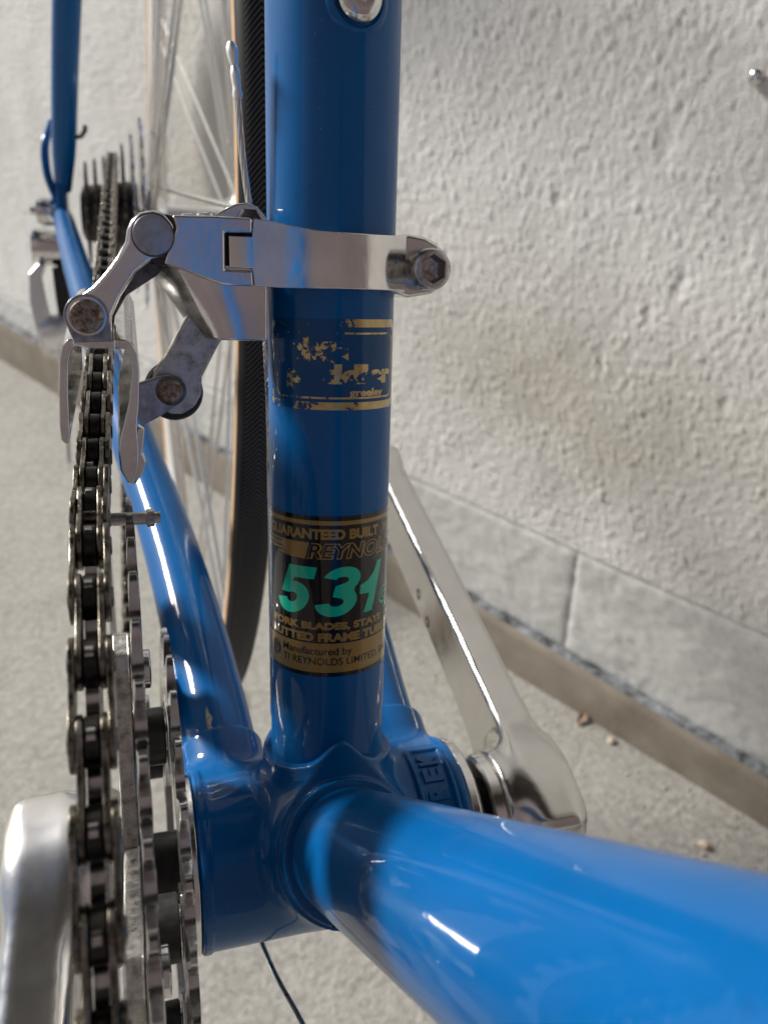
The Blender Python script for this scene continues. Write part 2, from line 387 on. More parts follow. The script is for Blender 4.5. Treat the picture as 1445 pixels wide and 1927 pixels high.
wall = bpy.data.objects.new('stucco_wall', None); sc.collection.objects.link(wall)
wall.location = Vector(WO*S); tag(wall, 'off white stucco wall with a smoother block course at its foot', 'wall')
def wlink(name, V_, F_, mat, **k):
    return link(name, mesh(np.asarray(V_) - WO, F_, bike=False, fix=False), mat, wall, **k)
def groove(s): return 150.0 - .0242*s
pits = [(174, 445, 5.5, 12), (150, 368, 4.5, 9), (168, 345, 4, 9), (197, 308, 4, 8), (106, 301, 3.5, 4.5), (246, 405, 3.5, 4.5)]
GR = rng.random((211, 197, 4))
def grains(x_, y_, cell, rmin, rmax):
    i, j = np.floor(x_/cell).astype(int), np.floor(y_/cell).astype(int); out = np.zeros(x_.shape)
    for di in (-1, 0, 1):
        for dj in (-1, 0, 1):
            g = GR[(i+di) % 211, (j+dj) % 197]
            dx = x_-(i+di+g[..., 0])*cell; dy = (y_-(j+dj+g[..., 1])*cell)/1.25; r = rmin+(rmax-rmin)*g[..., 2]
            out = np.maximum(out, r*g[..., 3]*np.clip(1-(dx*dx+dy*dy)/(r*r), 0, 1)**.75)
    return out
def stucco_disp(s, h):
    x_, y_ = s + 2.2*fbm(s/5, h/5, 2), h + 2.2*fbm(s/5+50, h/5, 2); b_ = fbm(s/24+9, h/24, 2)
    d = (.23*grains(x_, y_, 4.2, 1.3, 3.1)*(.3+1.4*b_) + .52*grains(x_+31, y_+77, 2.5, .9, 1.9)) + 1.5*(fbm(s/50, h/50, 2)-.5)
    for ps, phh, ra, rb in pits: d = d - 1.1*np.exp(-((s-ps)/ra)**2-((h-phh)/rb)**2)
    return d
def brown_patch(s, h):  # two broad soft patches where the wall colour turns browner
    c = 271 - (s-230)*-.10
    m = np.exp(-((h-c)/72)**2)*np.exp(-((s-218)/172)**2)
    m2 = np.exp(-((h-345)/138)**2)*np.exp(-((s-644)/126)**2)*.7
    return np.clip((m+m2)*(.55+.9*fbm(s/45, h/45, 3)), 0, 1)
ss = np.r_[[-2500, -900, -400], near(-70, 430, 1.5), near(432, 760, 2.4), near(763, 1700, 5), [1800, 2600, 4000]]
hs = np.r_[0, near(1, 410, 1.7), [430, 470, 550, 750, 1100, 2200]]
def sfn(U, Vv):
    h_ = groove(U) - 1.6 + Vv
    d = stucco_disp(U, h_); e = np.clip(Vv/5, 0, 1); d = d*(.35+.65*e) - 1.6*(1-e)**2
    return wpt(U, h_, -15 + d)
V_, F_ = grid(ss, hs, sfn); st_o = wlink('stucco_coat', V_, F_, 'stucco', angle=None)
U, Vv = np.meshgrid(ss, hs, indexing='ij'); at_ = st_o.data.attributes.new('brown_patch', 'FLOAT', 'POINT'); at_.data.foreach_set('value', brown_patch(U, groove(U)+Vv).ravel())
for s0, s1 in ((-1646, -726), (-726, -266), (-266, 194.3), (194.3, 654), (654, 1114), (1114, 1574), (1574, 2400)):
    u_ = np.r_[near(s0+.1, s1-.1, 3.4), s1-.1]; v_ = np.linspace(0, 1, 36)
    def bfn(U, Vv):
        lo_, hi_ = ktop(U)*.9, groove(U)-.4; h_ = lo_+(hi_-lo_)*Vv
        e = np.minimum(np.minimum(U-s0-.1, s1-.1-U), hi_-h_); e = np.clip(e/6, 0, 1)
        d = 1.1*(fbm(U/9, h_/9, 3)-.4)+.9*np.clip(fbm(U/30+5, h_/22, 2)-.45, 0, 1)*fbm(U/5, h_/5, 2)*4 - 1.5*(1-e)**2 + .3*grains(U, h_, 4.2, 1, 3)
        return wpt(U, h_, -14.6 + d)
    V_, F_ = grid(u_, v_, bfn); wlink('block', V_, F_, 'painted_block', angle=None)
V_, F_ = prism([(-2500, 0), (4000, 0), (4000, 2330), (-2500, 2330)], (WO, WD, np.array([0, 0, 1.]), WN), -19, -180)
wlink('wall_body', V_, F_, 'mortar', smooth=False)
c = WO + WD*128.9 + np.array([0, 0, 481.6]) + WN*-15
V_, F_ = lathe(c, WN, [(-6, 2.2), (1.6, 2.2), (1.7, 4.1), (3.2, 4.0), (4.2, 3.1), (4.6, 1.6), (4.3, .9)], 20); wlink('screw', V_, F_, 'chrome_steel')

# added light blockers out of view: a roof slab and a panel behind the camera
V_, F_ = prism([(-750, -3200), (2600, -3200), (2600, 2600), (-750, 2600)], (np.array([0, 0, 0.]), X, np.array([0, 1., 0]), np.array([0, 0, 1.])), 2330, 2450)
tag(link('roof_blocker', mesh(V_, F_, bike=False), 'blocker_dark', smooth=False), 'flat dark roof slab added overhead out of view to block the sky', 'roof')
V_, F_ = prism([(-2300, 0), (1200, 0), (1200, 2325), (-2300, 2325)], (np.array([0, -760, 0.]), X, np.array([0, 0, 1.]), np.array([0, -1., 0])), 0, 90)
tag(link('back_blocker', mesh(V_, F_, bike=False), 'blocker_maroon', smooth=False), 'dull maroon panel added behind the camera to darken reflections on the bicycle', 'wall')

# little things on the floor
def crumb(name, x_, y_, r, mat, label, cat, sq=(1, .8, .6)):
    bm = bmesh.new(); bmesh.ops.create_icosphere(bm, subdivisions=3, radius=1); a = random.random()*6
    for v in bm.verts:
        d = 1 + .35*(fbm(np.array(v.co.x*1.3+a+5), np.array(v.co.y*1.3+v.co.z+7), 2)-.5)*2
        v.co = Vector((v.co.x*sq[0]*d, v.co.y*sq[1]*d, v.co.z*sq[2]*d))*r*S
    me = bpy.data.meshes.new(name); bm.to_mesh(me); bm.free()
    o = link(name, me, mat, angle=None); o.location = (x_*S, y_*S, (r*sq[2]*.75)*S); o.rotation_euler = (0, 0, a); return tag(o, label, cat)
crumb('pebble', 296.7, 150.8, 4.2, 'pebble', 'cream pebble on the floor just above the down tube edge', 'pebble')
crumb('pebble', 282.9, 256.6, 3.6, 'pebble', 'pale stone crumb lying near the footing beyond the left crank', 'pebble')
def leaf(x_, y_, l, wd, rz, label):
    U, Vv = np.meshgrid(np.linspace(-1, 1, 13), np.linspace(-1, 1, 7), indexing='ij')
    wv = wd*(1-U**2)**.6
    P = np.stack([U*l, Vv*wv, 1.6+1.8*np.cos(U*2.1)+1.6*Vv*Vv+.6*np.sin(U*7+Vv*3)], -1)
    Pb = P - np.array([0, 0, .5]); n = 13*7; I = np.arange(n).reshape(13, 7)
    Fa = np.stack([I[:-1, :-1], I[1:, :-1], I[1:, 1:], I[:-1, 1:]], -1).reshape(-1, 4)
    bd = list(I[:, 0]) + list(I[-1, 1:]) + list(I[-2::-1, -1]) + list(I[0, -2:0:-1])
    F = Fa.tolist() + (Fa[:, ::-1]+n).tolist() + [(bd[i], bd[(i+1) % len(bd)], bd[(i+1) % len(bd)]+n, bd[i]+n) for i in range(len(bd))]
    o = link('leaf_scrap', mesh(np.vstack([P.reshape(-1, 3), Pb.reshape(-1, 3)]), F, bike=False), 'leaf', angle=60)
    o.location = (x_*S, y_*S, 0); o.rotation_euler = (0, 0, rz); return tag(o, label, 'leaf')
leaf(273.7, 286.5, 10, 3.0, .6, 'curled brown leaf scrap lying against the footing beside a stone crumb')
leaf(249.5, 348.6, 7, 2.8, 1.4, 'small reddish leaf scrap by the footing behind the left crank arm')
gv, gf = [], []                                     # loose grit, thickest along the foot of the footing
for k in range(900):
    a_ = random.uniform(-60, 1300); o_ = abs(random.gauss(0, 1))*(26 if k % 3 else 190)+2; r_ = random.choice((.5, .6, .8, .8, 1.1, 1.5))
    c_ = WO + WD*a_ + WN*o_ + np.array([0, 0, r_*.4]); n0 = len(gv)
    for p in ((1, 0, 0), (-1, 0, 0), (0, 1, 0), (0, -1, 0), (0, 0, 1), (0, 0, -1)): gv.append(c_ + np.array(p)*r_*(.6+.7*rng.random(3).mean())*np.array([1.2, .9, .75])+rng.normal(0, .12*r_, 3))
    gf += [(n0+a, n0+b_, n0+c) for a, b_, c in ((0, 2, 4), (2, 1, 4), (1, 3, 4), (3, 0, 4), (2, 0, 5), (1, 2, 5), (3, 1, 5), (0, 3, 5))]
tag(link('grit', mesh(gv, gf, bike=False), 'pebble', angle=None), 'fine loose grit scattered over the floor near the footing', kind='stuff')
gx = [(-10, -9), (8, -10), (11, -4), (11, 8), (6, 13), (-6, 14), (-11, 8)]
V_, F_ = prism(gx, (np.array([0, 0, 0.]), X, np.array([0, 1., 0]), np.array([0, 0, 1.])), .5, 9)
Vc, Fc = lathe((3, 1, 8.8), (0, 0, 1), [(0, 2.6), (.6, 2.6)], 16)
gp = link('plastic_clip', mesh(V_, F_, bike=False), 'green_plastic', bevel=1.6); gp.location = (-.036, .408, 0); gp.scale = (2., 1.7, 2.); tag(gp, 'pale green plastic clip lying on the floor behind the chainrings', 'clip')
hl = link('hole', mesh(Vc, Fc, bike=False), 'hole_black', gp)  # black disc laid on top, painting the dark inside of a hole

# ------------------------------------------------------------------ the bicycle
bike = bpy.data.objects.new('bicycle', None); sc.collection.objects.link(bike)
bike.location = Vector(world(BASE)*S); bike.rotation_euler = (0, LEAN, 0)
tag(bike, 'bright blue steel touring bicycle with polished metal parts leaning beside the stucco wall', 'bicycle')
def part(name, vf, mat, parent=None, fix=True, **k): return link(name, mesh(*vf, fix=fix), mat, parent or bike, **k)

# ---- seat tube, bolt, decals
V_, F_ = sweep([D*t for t in np.linspace(4, 560, 40)], 14.3, 96); seat = part('seat_tube', (V_, F_), 'blue_paint')
def hexbolt(o, d, r, prof, af, depth, mat, name, parent):
    d, a, b_ = ortho(d); seg = 48; V, F = [], []; hr = af/math.sqrt(3)
    def hx(t): m = (t+math.pi/6) % (math.pi/3)-math.pi/6; return hr*math.cos(math.pi/6)/math.cos(m)
    top = prof[-1][0]
    rows = [(s, lambda t, q=q: q) for s, q in prof] + [(top, lambda t: hx(t)*1.06), (top-.25, hx), (top-depth, hx), (top-depth-.6, lambda t: hx(t)*.2)]
    for s, fn in rows:
        for k in range(seg):
            t = 2*math.pi*k/seg; q = fn(t); V.append(np.array(o)+d*s+(a*math.cos(t)+b_*math.sin(t))*q)
    for i in range(len(rows)-1):
        for k in range(seg): F.append((i*seg+k, i*seg+(k+1) % seg, (i+1)*seg+(k+1) % seg, (i+1)*seg+k))
    F.append(tuple(range(seg))[::-1]); F.append(tuple((len(rows)-1)*seg+k for k in range(seg)))
    return part(name, (V, F), mat, parent, angle=40)
bo = on_tube(197.6, rad(5.5), 14.0)
hexbolt(bo, bo - D*(bo @ D), 4.6, [(0, 4.3), (.9, 4.6), (1.5, 4.55), (2.3, 4.1), (2.9, 3.3), (3.1, 2.4)], 3., 2.2, 'chrome_steel', 'bottle_bolt', seat)
part('bolt_boss', ring(bo, bo - D*(bo @ D), [(-.6, 4.9), (.35, 4.9), (.75, 5.3), (.5, 5.9), (-.6, 6.6)], 48), 'blue_paint', seat)
R0 = 14.3
def ph(a): return rad(a)*R0
dc = Decal(); A0, A1 = -104, 100
def rect(a0, a1, y0, y1): return poly2d([(ph(a0), y0), (ph(a1), y0), (ph(a1), y1), (ph(a0), y1)])
dc.add(rect(A0, A1, 54.3, 93.6), 0, .05)
dc.add(rect(A0+2, A1-2, 91.5, 92.5), 1, .09)
dc.add(rect(A0+1, A1-1, 55.4, 62.8), 1, .09)
def txt(body, a0, a1, y0, y1, mi, lift=.09, bold=0., shear=0.): dc.add(text2d(body, ph(a1)-ph(a0), y1-y0, bold, shear), mi, lift, ph(a0), y0)
txt('GUARANTEED BUILT', -83, 39, 88.1, 90.6, 1, bold=.055); txt('WITH', 46, 80, 88.1, 90.6, 1, bold=.055)
dc.add(poly2d([(ph(-100), 87.3), (ph(-32), 87.3), (ph(-36), 83.3), (ph(-58), 83.6), (ph(-80), 84.8)]), 1, .09)
for i, (a0, a1, y_) in enumerate(((-92, -62, 86.6), (-84, -60, 85.5), (-76, -58, 84.5))): dc.add(rect(a0, a1, y_-.14, y_+.14), 0, .12)
txt('REYNOLDS', -34, 75, 83.4, 87.3, 1, .09, .07, .22); txt('REYNOLDS', -33.2, 74.2, 83.66, 87.04, 0, .12, .005, .22)
def arcp(cx, cy, rx, ry, a0, a1, n): return [(cx+rx*math.cos(rad(a)), cy+ry*math.sin(rad(a))) for a in np.linspace(a0, a1, n)]
five = [(.20, 1), (.95, 1), (.95, .755), (.42, .755), (.40, .66)] + arcp(.47, .335, .47, .335, 100, -168, 40) + arcp(.47, .335, .155, .105, -165, 132, 30) + [(.10, .415)]
three = arcp(.5, .735, .44, .265, 168, -38, 34) + arcp(.5, .295, .48, .295, 40, -168, 34) + arcp(.5, .295, .165, .085, -168, 62, 24) + [(.38, .405), (.38, .62)] + arcp(.5, .735, .15, .07, -62, 168, 24)
def numeral(P, a0, a1, y0, y1, sh=.30):
    P = np.array([(p[0]+sh*p[1], p[1]) for p in P]); lo, hi = P.min(0), P.max(0); P = (P-lo)/(hi-lo)
    dc.add(poly2d([(ph(a0)+p[0]*(ph(a1)-ph(a0)), y0+p[1]*(y1-y0)) for p in P], .6), 2, .09)
numeral(five, -68, -24.5, 69.6, 81.5); numeral(three, -26.5, 17.2, 69.5, 81.6)
dc.add(poly2d([(ph(21), 69.6), (ph(31.5), 69.6), (ph(46), 81.6), (ph(39), 81.6), (ph(34), 79.3), (ph(26), 77.5), (ph(17), 76.6), (ph(16.6), 74.4), (ph(28), 74.2)], .5), 2, .09)
txt('c', 43, 60, 69.9, 74.6, 2, .09, .06, .1); txt('c', 45, 58.2, 70.6, 73.9, 0, .12, .0, .1)
dc.add(text2d('R', .9, .9, .0), 1, .09, ph(52.3), 79.3)
V_, F_ = [], []
for k in range(24):
    t = 2*math.pi*k/24; V_ += [(1.15*math.cos(t), 1.15*math.sin(t)), (.95*math.cos(t), .95*math.sin(t))]; F_.append((2*k, (2*k+2) % 48, (2*k+3) % 48, 2*k+1))
dc.add((V_, F_), 1, .09, ph(54), 79.75)
txt('FORK BLADES, STAYS', -76, 47, 65.9, 68.1, 1, bold=.06); txt('AND', 53, 74, 65.9, 68.1, 1, bold=.06)
txt('BUTTED FRAME TUBES', -78, 60, 63.2, 65.4, 1, bold=.06)
txt('Manufactured by', -61, 9.5, 59.3, 61.7, 0, .12, .01); txt('TI REYNOLDS LIMITED. ENGLAND', -61, 92, 57.3, 59.1, 0, .12, .005)
dc.add(([(1.9*a, 1.9*b_) for a, b_ in [(p[0]/1.15, p[1]/1.15) for p in V_]], F_), 0, .12, ph(-73), 59.4)
dc.add(([(1.45*a, 1.45*b_) for a, b_ in [(p[0]/1.15, p[1]/1.15) for p in V_]], F_), 0, .12, ph(-73), 59.4)
txt('TI', -77, -69, 58.5, 60.3, 0, .12, .06, .2)
dc.build('tubing_decal', ['decal_black', 'decal_gold', 'decal_green'], seat)

gd = Decal()
def wear(x_, y_):
    a = math.degrees(x_/R0)
    left = np.clip((5-a)/40, 0, 1); top = np.clip((y_-126)/9, 0, 1)
    return float(.455 + .075*left + .04*top*(1-np.clip((a-5)/30, 0, 1)) - .10*np.clip((a-10)/30, 0, 1)*np.clip((125-y_)/4, 0, 1) - .12*(y_ > 134.2)*np.clip((a-8)/8, 0, 1))
def gfr(a0, a1, y0, y1, t, wid):                     # rounded frame line
    def rp(a0, a1, y0, y1, c):
        p = []
        for cx, cy, s in ((a1-c, y1-c, 0), (a0+c, y1-c, 90), (a0+c, y0+c, 180), (a1-c, y0+c, 270)):
            for k in range(7): t_ = rad(s+15*k); p.append((cx+c*math.cos(t_), cy+c*math.sin(t_)))
        return p
    o_, i_ = rp(ph(a0), ph(a1), y0, y1, t), rp(ph(a0)+wid[0], ph(a1)-wid[0], y0+wid[1], y1-wid[1], max(t-wid[0], .4)); n = len(o_)
    bm = bmesh.new(); vo = [bm.verts.new((*p, 0)) for p in o_]; vi = [bm.verts.new((*p, 0)) for p in i_]
    for k in range(n): bm.faces.new((vo[k], vo[(k+1) % n], vi[(k+1) % n], vi[k]))
    x0 = ph(a0)
    for v in bm.verts: v.co.x -= x0
    V, F = slice2d(bm, ph(a1)-ph(a0), .7); gd.add(([(a+x0, b_) for a, b_ in V], F), 0, .06, wear=wear)
gfr(-78, 63, 117.5, 136.9, 2.0, (.75, 1.7)); gfr(-69, 57, 119.9, 134.1, 1.9, (.35, .4))
def gtx(body, a0, a1, y0, y1, bold, cut=None, extra=0):
    gd.add(text2d(body, ph(a1)-ph(a0), y1-y0, bold, 0, .7), 0, .06, ph(a0), y0, wear=lambda a, b_: wear(a, b_)+extra)
film = [(ph(a)*1., b_) for a, b_ in ((-76, 117.6), (61, 117.6), (62.5, 118.6), (62.5, 135.8), (61, 136.8), (-76, 136.8), (-77.5, 135.8), (-77.5, 118.6))]
gd.add(poly2d(film, .7), 1, .03)
gtx('bike', -55, 2, 127.6, 134, .05, extra=.035); gtx('peddler', -55, 54, 121.9, 127.4, .055)
gtx('greeley', 3, 40, 119.9, 122.2, .03, extra=-.12)
gd.build('shop_decal', ['worn_gold', 'decal_film'], seat)

# ---- bottom bracket shell as one casting
DT = np.array([0, -math.cos(rad(45.5)), math.sin(rad(45.5))])
CSR = np.array([[-24, 8, 2], [-25.5, 50, 8], [-32, 120, 18], [-46, 210, 33], [-66, 355, 56], [-76, 440, 67.5]], float)
CSL = CSR * np.array([-1, 1, 1])
def shell(G):
    a = cyl(G, (0, 0, 0), X, 21.3, -34.4, 34.4) - .4
    ang = np.degrees(np.arctan2(G @ X, G @ N))
    # scalloped seat lug
    t = G @ D; edge = 31.2 + 6.6*np.exp(-((ang+1)/19)**2) + 1.6*np.cos(np.radians(2*ang+10)) - 1.5
    rxy = np.hypot(G @ X, G @ N); lug = np.maximum(rxy - 16.5, np.maximum(-t, t - edge))
    dl = G @ DT; e2 = 31.0; rr_ = np.linalg.norm(G - dl[..., None]*DT, axis=-1)
    l2 = np.maximum(rr_ - 16.6, np.maximum(-dl, dl - 30.5)); l2b = np.maximum(rr_ - 17.9, np.maximum(-dl, dl - 26.5))
    s = smin(a, lug, 5.0); s = smin(s, l2b, 6.0); s = smin(s, l2, .8)
    for C in (CSR, CSL):
        d = C[1]-C[0]; d /= np.linalg.norm(d); c_ = cyl(G, C[0]-d*4, d, 11.4, 0, 26.5) - .8; s = smin(s, c_, 5.)
    # raised name panel on the left shoulder, with a sunk margin
    tb = np.degrees(np.arctan2(-G[..., 1], G[..., 2])); rx = np.hypot(G[..., 1], G[..., 2])
    px = np.maximum(np.abs(G[..., 0]-26.6)-4.6, np.abs(tb-14)*.38-11.4)
    fr = np.maximum(np.abs(px)-.6, np.abs(rx-21.9)-.75); s = smin(s, fr, .5)
    # end rings
    for x_ in (-33.3, 33.2): s = smin(s, np.maximum(np.abs(G[..., 0]-x_)-.9, rx-22.2), .6)
    return s
V_, F_ = nets(shell, (-37, -32, -26), (37, 42, 46), .5)
bbs = part('bottom_bracket_shell', (V_, F_), 'blue_paint', fix=False, angle=None)
def shell_letter(ch, tb, w_=4.0, h_=5.4):
    V, F = text2d(ch, w_, h_, .045, 0, .6); bm = bmesh.new(); vs = [bm.verts.new((a, b_, 0)) for a, b_ in V]
    for q in F: bm.faces.new([vs[i] for i in q])
    ex = bmesh.ops.extrude_face_region(bm, geom=bm.faces[:]); nv = [v for v in ex['geom'] if isinstance(v, bmesh.types.BMVert)]
    for v in nv: v.co.z = 1.
    bm.verts.index_update(); VV = []
    for v in bm.verts:                               # letters read round the shell, feet toward the left end
        x_ = 26.6 + 2.7 - v.co.y; th = rad(tb) - (v.co.x - w_/2)/21.7*1.0; r = 21.3 if v.co.z < .5 else 22.35
        VV.append((x_, -r*math.sin(th), r*math.cos(th)))
    FF = [[v.index for v in q.verts] for q in bm.faces]; bm.free(); return VV, FF
vf = join([shell_letter(c_, t_) for c_, t_ in (('T', 33.5), ('R', 20.5), ('E', 7.5), ('K', -5.5))]); part('raised_lettering', vf, 'blue_paint', bbs, bevel=.18, seg=2)
part('bottom_bracket_cup', ring((34.6, 0, 0), X, [(0, 15), (0, 20.8), (.5, 21.4), (2.6, 21.4), (3.2, 20.8), (3.2, 15)], 64), 'chrome_steel', bevel=.2)
vf = [ring((38.0, 0, 0), X, [(0, 9), (0, 17), (2.2, 16), (2.6, 9)], 48)]
part('bottom_bracket_cup', join(vf), 'black_plastic')
part('bottom_bracket_cup', ring((-34.7, 0, 0), -X, [(0, 12), (0, 21.2), (.4, 22.0), (1.7, 22.0), (2.1, 21.2), (2.1, 12)], 64), 'chrome_steel', bevel=.2)
part('bottom_bracket_cup', ring((-36.7, 0, 0), -X, [(0, 9), (0, 17.5), (1.0, 17.5), (1.0, 9)], 48), 'dull_alloy')
part('axle', lathe((-60, 0, 0), X, [(0, 8.3), (120, 8.3)], 32), 'black_plastic')
# lug rims: thin bright edges
V_, F_ = sweep([DT*t for t in np.linspace(16, 640, 30)], 14.5, 96); part('down_tube', (V_, F_), 'blue_paint')

# gear cable wrapping under the shell
cb = spline([(-2, -110, -8), (-8, -58, -17.5), (-12.3, -35, -21.5), (-16.3, -21, -23.0), (-19.3, -7.5, -22.6), (-21, 4, -22.4), (-22, 14, -18), (-23, 40, -12), (-27, 110, 4)], 8)
part('gear_cable', sweep(cb, .66, 10), 'bolt_steel')

# ---- stays
def stay(C, label=None):
    p = spline(C, 10); s = np.linspace(0, 1, len(p)); r = np.interp(s, [0, .25, .6, 1], [10.6, 10.4, 9.0, 6.2])
    return part('chainstay', sweep(p, r, 40), 'blue_paint')
cr_ = stay(CSR); stay(CSL)
def chip(pts):
    V, F = [], []; n = len(pts)
    path = spline(CSR, 10)
    for s_, t_, wd in pts:                           # along the stay, angle round it, half width in degrees
        i = s_*(len(path)-1); k = int(i); f_ = i-k; c = path[k]*(1-f_)+path[min(k+1, len(path)-1)]*f_
        tn = path[min(k+1, len(path)-1)]-path[k]; tn /= np.linalg.norm(tn); e1 = X - tn*(X @ tn); e1 /= np.linalg.norm(e1); e2 = np.cross(e1, tn)
        r = np.interp(s_, [0, .25, .6, 1], [10.6, 10.4, 9.0, 6.2])+.05
        for sg in (-1, 1): a = rad(t_+sg*wd); V.append(c+r*(e1*math.cos(a)+e2*math.sin(a)))
    for k in range(n-1): F.append((2*k, 2*k+1, 2*k+3, 2*k+2))
    return V, F
for P_ in ([(.10, 105, .5), (.108, 107, 3), (.118, 104, 4.5), (.128, 108, 3), (.14, 105, 5), (.15, 107, 2), (.158, 106, .5)], [(.055, 112, .5), (.062, 109, 4), (.07, 112, 2), (.078, 110, 5), (.088, 112, 2), (.094, 111, .4)]):
    part('paint_chip', chip(P_), 'bare_chip', cr_, angle=None)
ss_ = spline([(-75, 452, 84), (-64, 392, 178), (-44, 300, 322), (-12, 160, 545)], 8)
part('seatstay', sweep(ss_, np.interp(np.linspace(0, 1, len(ss_)), [0, .1, 1], [5.2, 7.2, 7.6]), 32), 'blue_paint')
part('seatstay', sweep(ss_*np.array([-1, 1, 1]), 7.2, 24), 'blue_paint')
dr = [(432, 62), (440, 74), (446, 92), (456, 100), (462, 92), (470, 76), (474, 66), (472, 44), (464, 34), (456, 44), (446, 56)]
part('dropout', prism(dr, SIDE, -73, -79), 'blue_paint', bevel=.8)
part('dropout', prism(dr, SIDE, 66, 72), 'blue_paint', bevel=.8)
part('stay_braze', sweep(spline([(-80, 470, 120), (-84, 455, 108), (-84, 452, 92), (-80, 450, 78), (-76, 440, 66)], 5), 2.6, 12), 'blue_paint')
part('pump_peg', sweep([(-64, 398, 121), (-60.5, 398, 122), (-58.5, 398, 125), (-58, 398, 128)], 1.3, 10), 'dark_steel')

# ---- rear wheel
wheel_rim = ring(HUB, X, [(-6.6, 303), (-6.9, 308), (-6.6, 311.5), (-5, 311.5), (-4, 307), (4, 307), (5, 311.5), (6.6, 311.5), (6.9, 308), (6.6, 303), (4.5, 298.5), (0, 297), (-4.5, 298.5)], 120)
rim = part('rear_wheel', wheel_rim, 'white_alloy', angle=30)
def tyre_part(name, a0, a1, n, mat, lift=0):
    seg = 360; V, F, UV = [], [], []
    angs = np.linspace(a0, a1, n)
    for i in range(seg):
        t = 2*math.pi*i/seg; e = np.array([0, math.cos(t), math.sin(t)])
        for a in angs:
            x_ = (8.2+lift)*math.sin(rad(a)); r = 313.8 + (8.2+lift)*math.cos(rad(a))*1.0
            V.append(HUB + X*x_ + e*r)
    for i in range(seg):
        for j in range(n-1): F.append((i*n+j, ((i+1) % seg)*n+j, ((i+1) % seg)*n+j+1, i*n+j+1))
    me = mesh(V, F); uv = me.uv_layers.new(name='UVMap'); d = []
    for p in me.polygons:
        ids = [(v//n, v % n) for v in p.vertices]; wrap = any(a == 0 for a, _ in ids) and any(a == seg-1 for a, _ in ids)
        for a, j in ids: d += [((a+(seg if wrap and a == 0 else 0))/seg)*1011*2.0, 8.2*rad(angs[j])]
    uv.data.foreach_set('uv', d); return link(name, me, mat, rim, angle=None)
tyre_part('tyre', -70, 70, 29, 'black_rubber'); 
tyre_part('tyre_sidewall', -128, -69, 8, 'tan_rubber', .1); tyre_part('tyre_sidewall', 69, 128, 8, 'tan_rubber', .1)
hubp = [(-64, 5), (-25, 5), (-24, 12), (-22.5, 22), (-19.5, 22), (-17, 14), (-12, 9.5), (10, 9), (28, 9.5), (32, 14), (34, 20), (37, 20), (38, 10), (60, 8), (66, 5)]
part('hub', lathe(HUB, X, hubp, 40), 'white_alloy', rim)
part('quick_release', lathe(HUB + X*-80, -X, [(0, 7.5), (2, 8.6), (9, 9.0), (10, 9), (10.3, 7.8), (13, 7.0), (13.6, 2.6), (17, 2.4)], 24), 'chrome_steel')
sp_me = None
for side, x_, r_ in ((-1, -21, 20.5), (1, 35.5, 18.5)):
    for k in range(18):
        a = 2*math.pi*k/18 + (0 if side < 0 else math.pi/18); s = 1 if k % 2 else -1
        b_ = a + s*rad(68) + (rad(2) if side > 0 else 0)
        e = lambda q: np.array([0, math.cos(q), math.sin(q)])
        p0 = HUB + X*(x_ + s*1.6) + e(a)*r_; p1 = HUB + X*(side*1.5) + e(b_)*299
        pts = [p0 - X*side*s*0 + (p1-p0)*t for t in np.linspace(0, 1, 4)]
        V_, F_ = sweep(pts, [1.15]*4, 8)
        V2, F2 = sweep([p1 + (p0-p1)*t/290 for t in (-4, 0, 11, 12)], [1.9, 1.9, 1.8, 1.1], 8)
        part('spoke', join([(V_, F_), (V2, F2)]), 'stainless_spoke', rim)
# sprockets
def gear(nt, tip=4.0, root=None, x0=0, x1=2, bolt=None, ch=.45, inner=None, off=0.):
    pr = 12.7/2/math.sin(math.pi/nt); prof = []
    for k in range(nt):
        for da, rr_, f_ in ((-.5, pr-3.2, 0), (-.30, pr-2.3, 0), (-.17, pr+1.5, .5), (-.06, pr+tip, 1), (.06, pr+tip, 1), (.17, pr+1.5, .5), (.30, pr-2.3, 0)):
            prof.append(((k+da)*2*math.pi/nt+off, rr_, f_))
    n = len(prof); V, F = [], []; xm = (x0+x1)/2; hw = (x1-x0)/2; ri = inner or pr*.72
    for sg in (-1, 1):
        for a, r, f_ in prof: V.append((xm+sg*hw*(1-.4*f_), r, a))
        for a, r, f_ in prof: V.append((xm+sg*hw, ri, a))
    for i in range(n):
        j = (i+1) % n
        F += [(i, j, n+j, n+i), (2*n+i, 2*n+j, 3*n+j, 3*n+i), (i, j, 2*n+j, 2*n+i), (n+i, n+j, 3*n+j, 3*n+i)]
    return [(x_, -r*math.sin(a), r*math.cos(a)) for x_, r, a in V], F
fw = part('freewheel', lathe(HUB + X*-66, X, [(0, 12), (2, 17), (34, 22), (36, 20)], 32), 'dark_steel')
CG = [(14, -61), (15, -55.2), (16, -49.6), (17, -44), (20, -38), (23, -32.2), (28, -26.4)]
for nt_, x_ in CG:
    V_, F_ = gear(nt_, 3.6, x0=x_-.95, x1=x_+.95, inner=15); part('cog', (np.array(V_)+np.array([0, HUB[1], HUB[2]]), F_), 'dark_steel' if nt_ < 22 else 'chrome_steel', fw, angle=30)

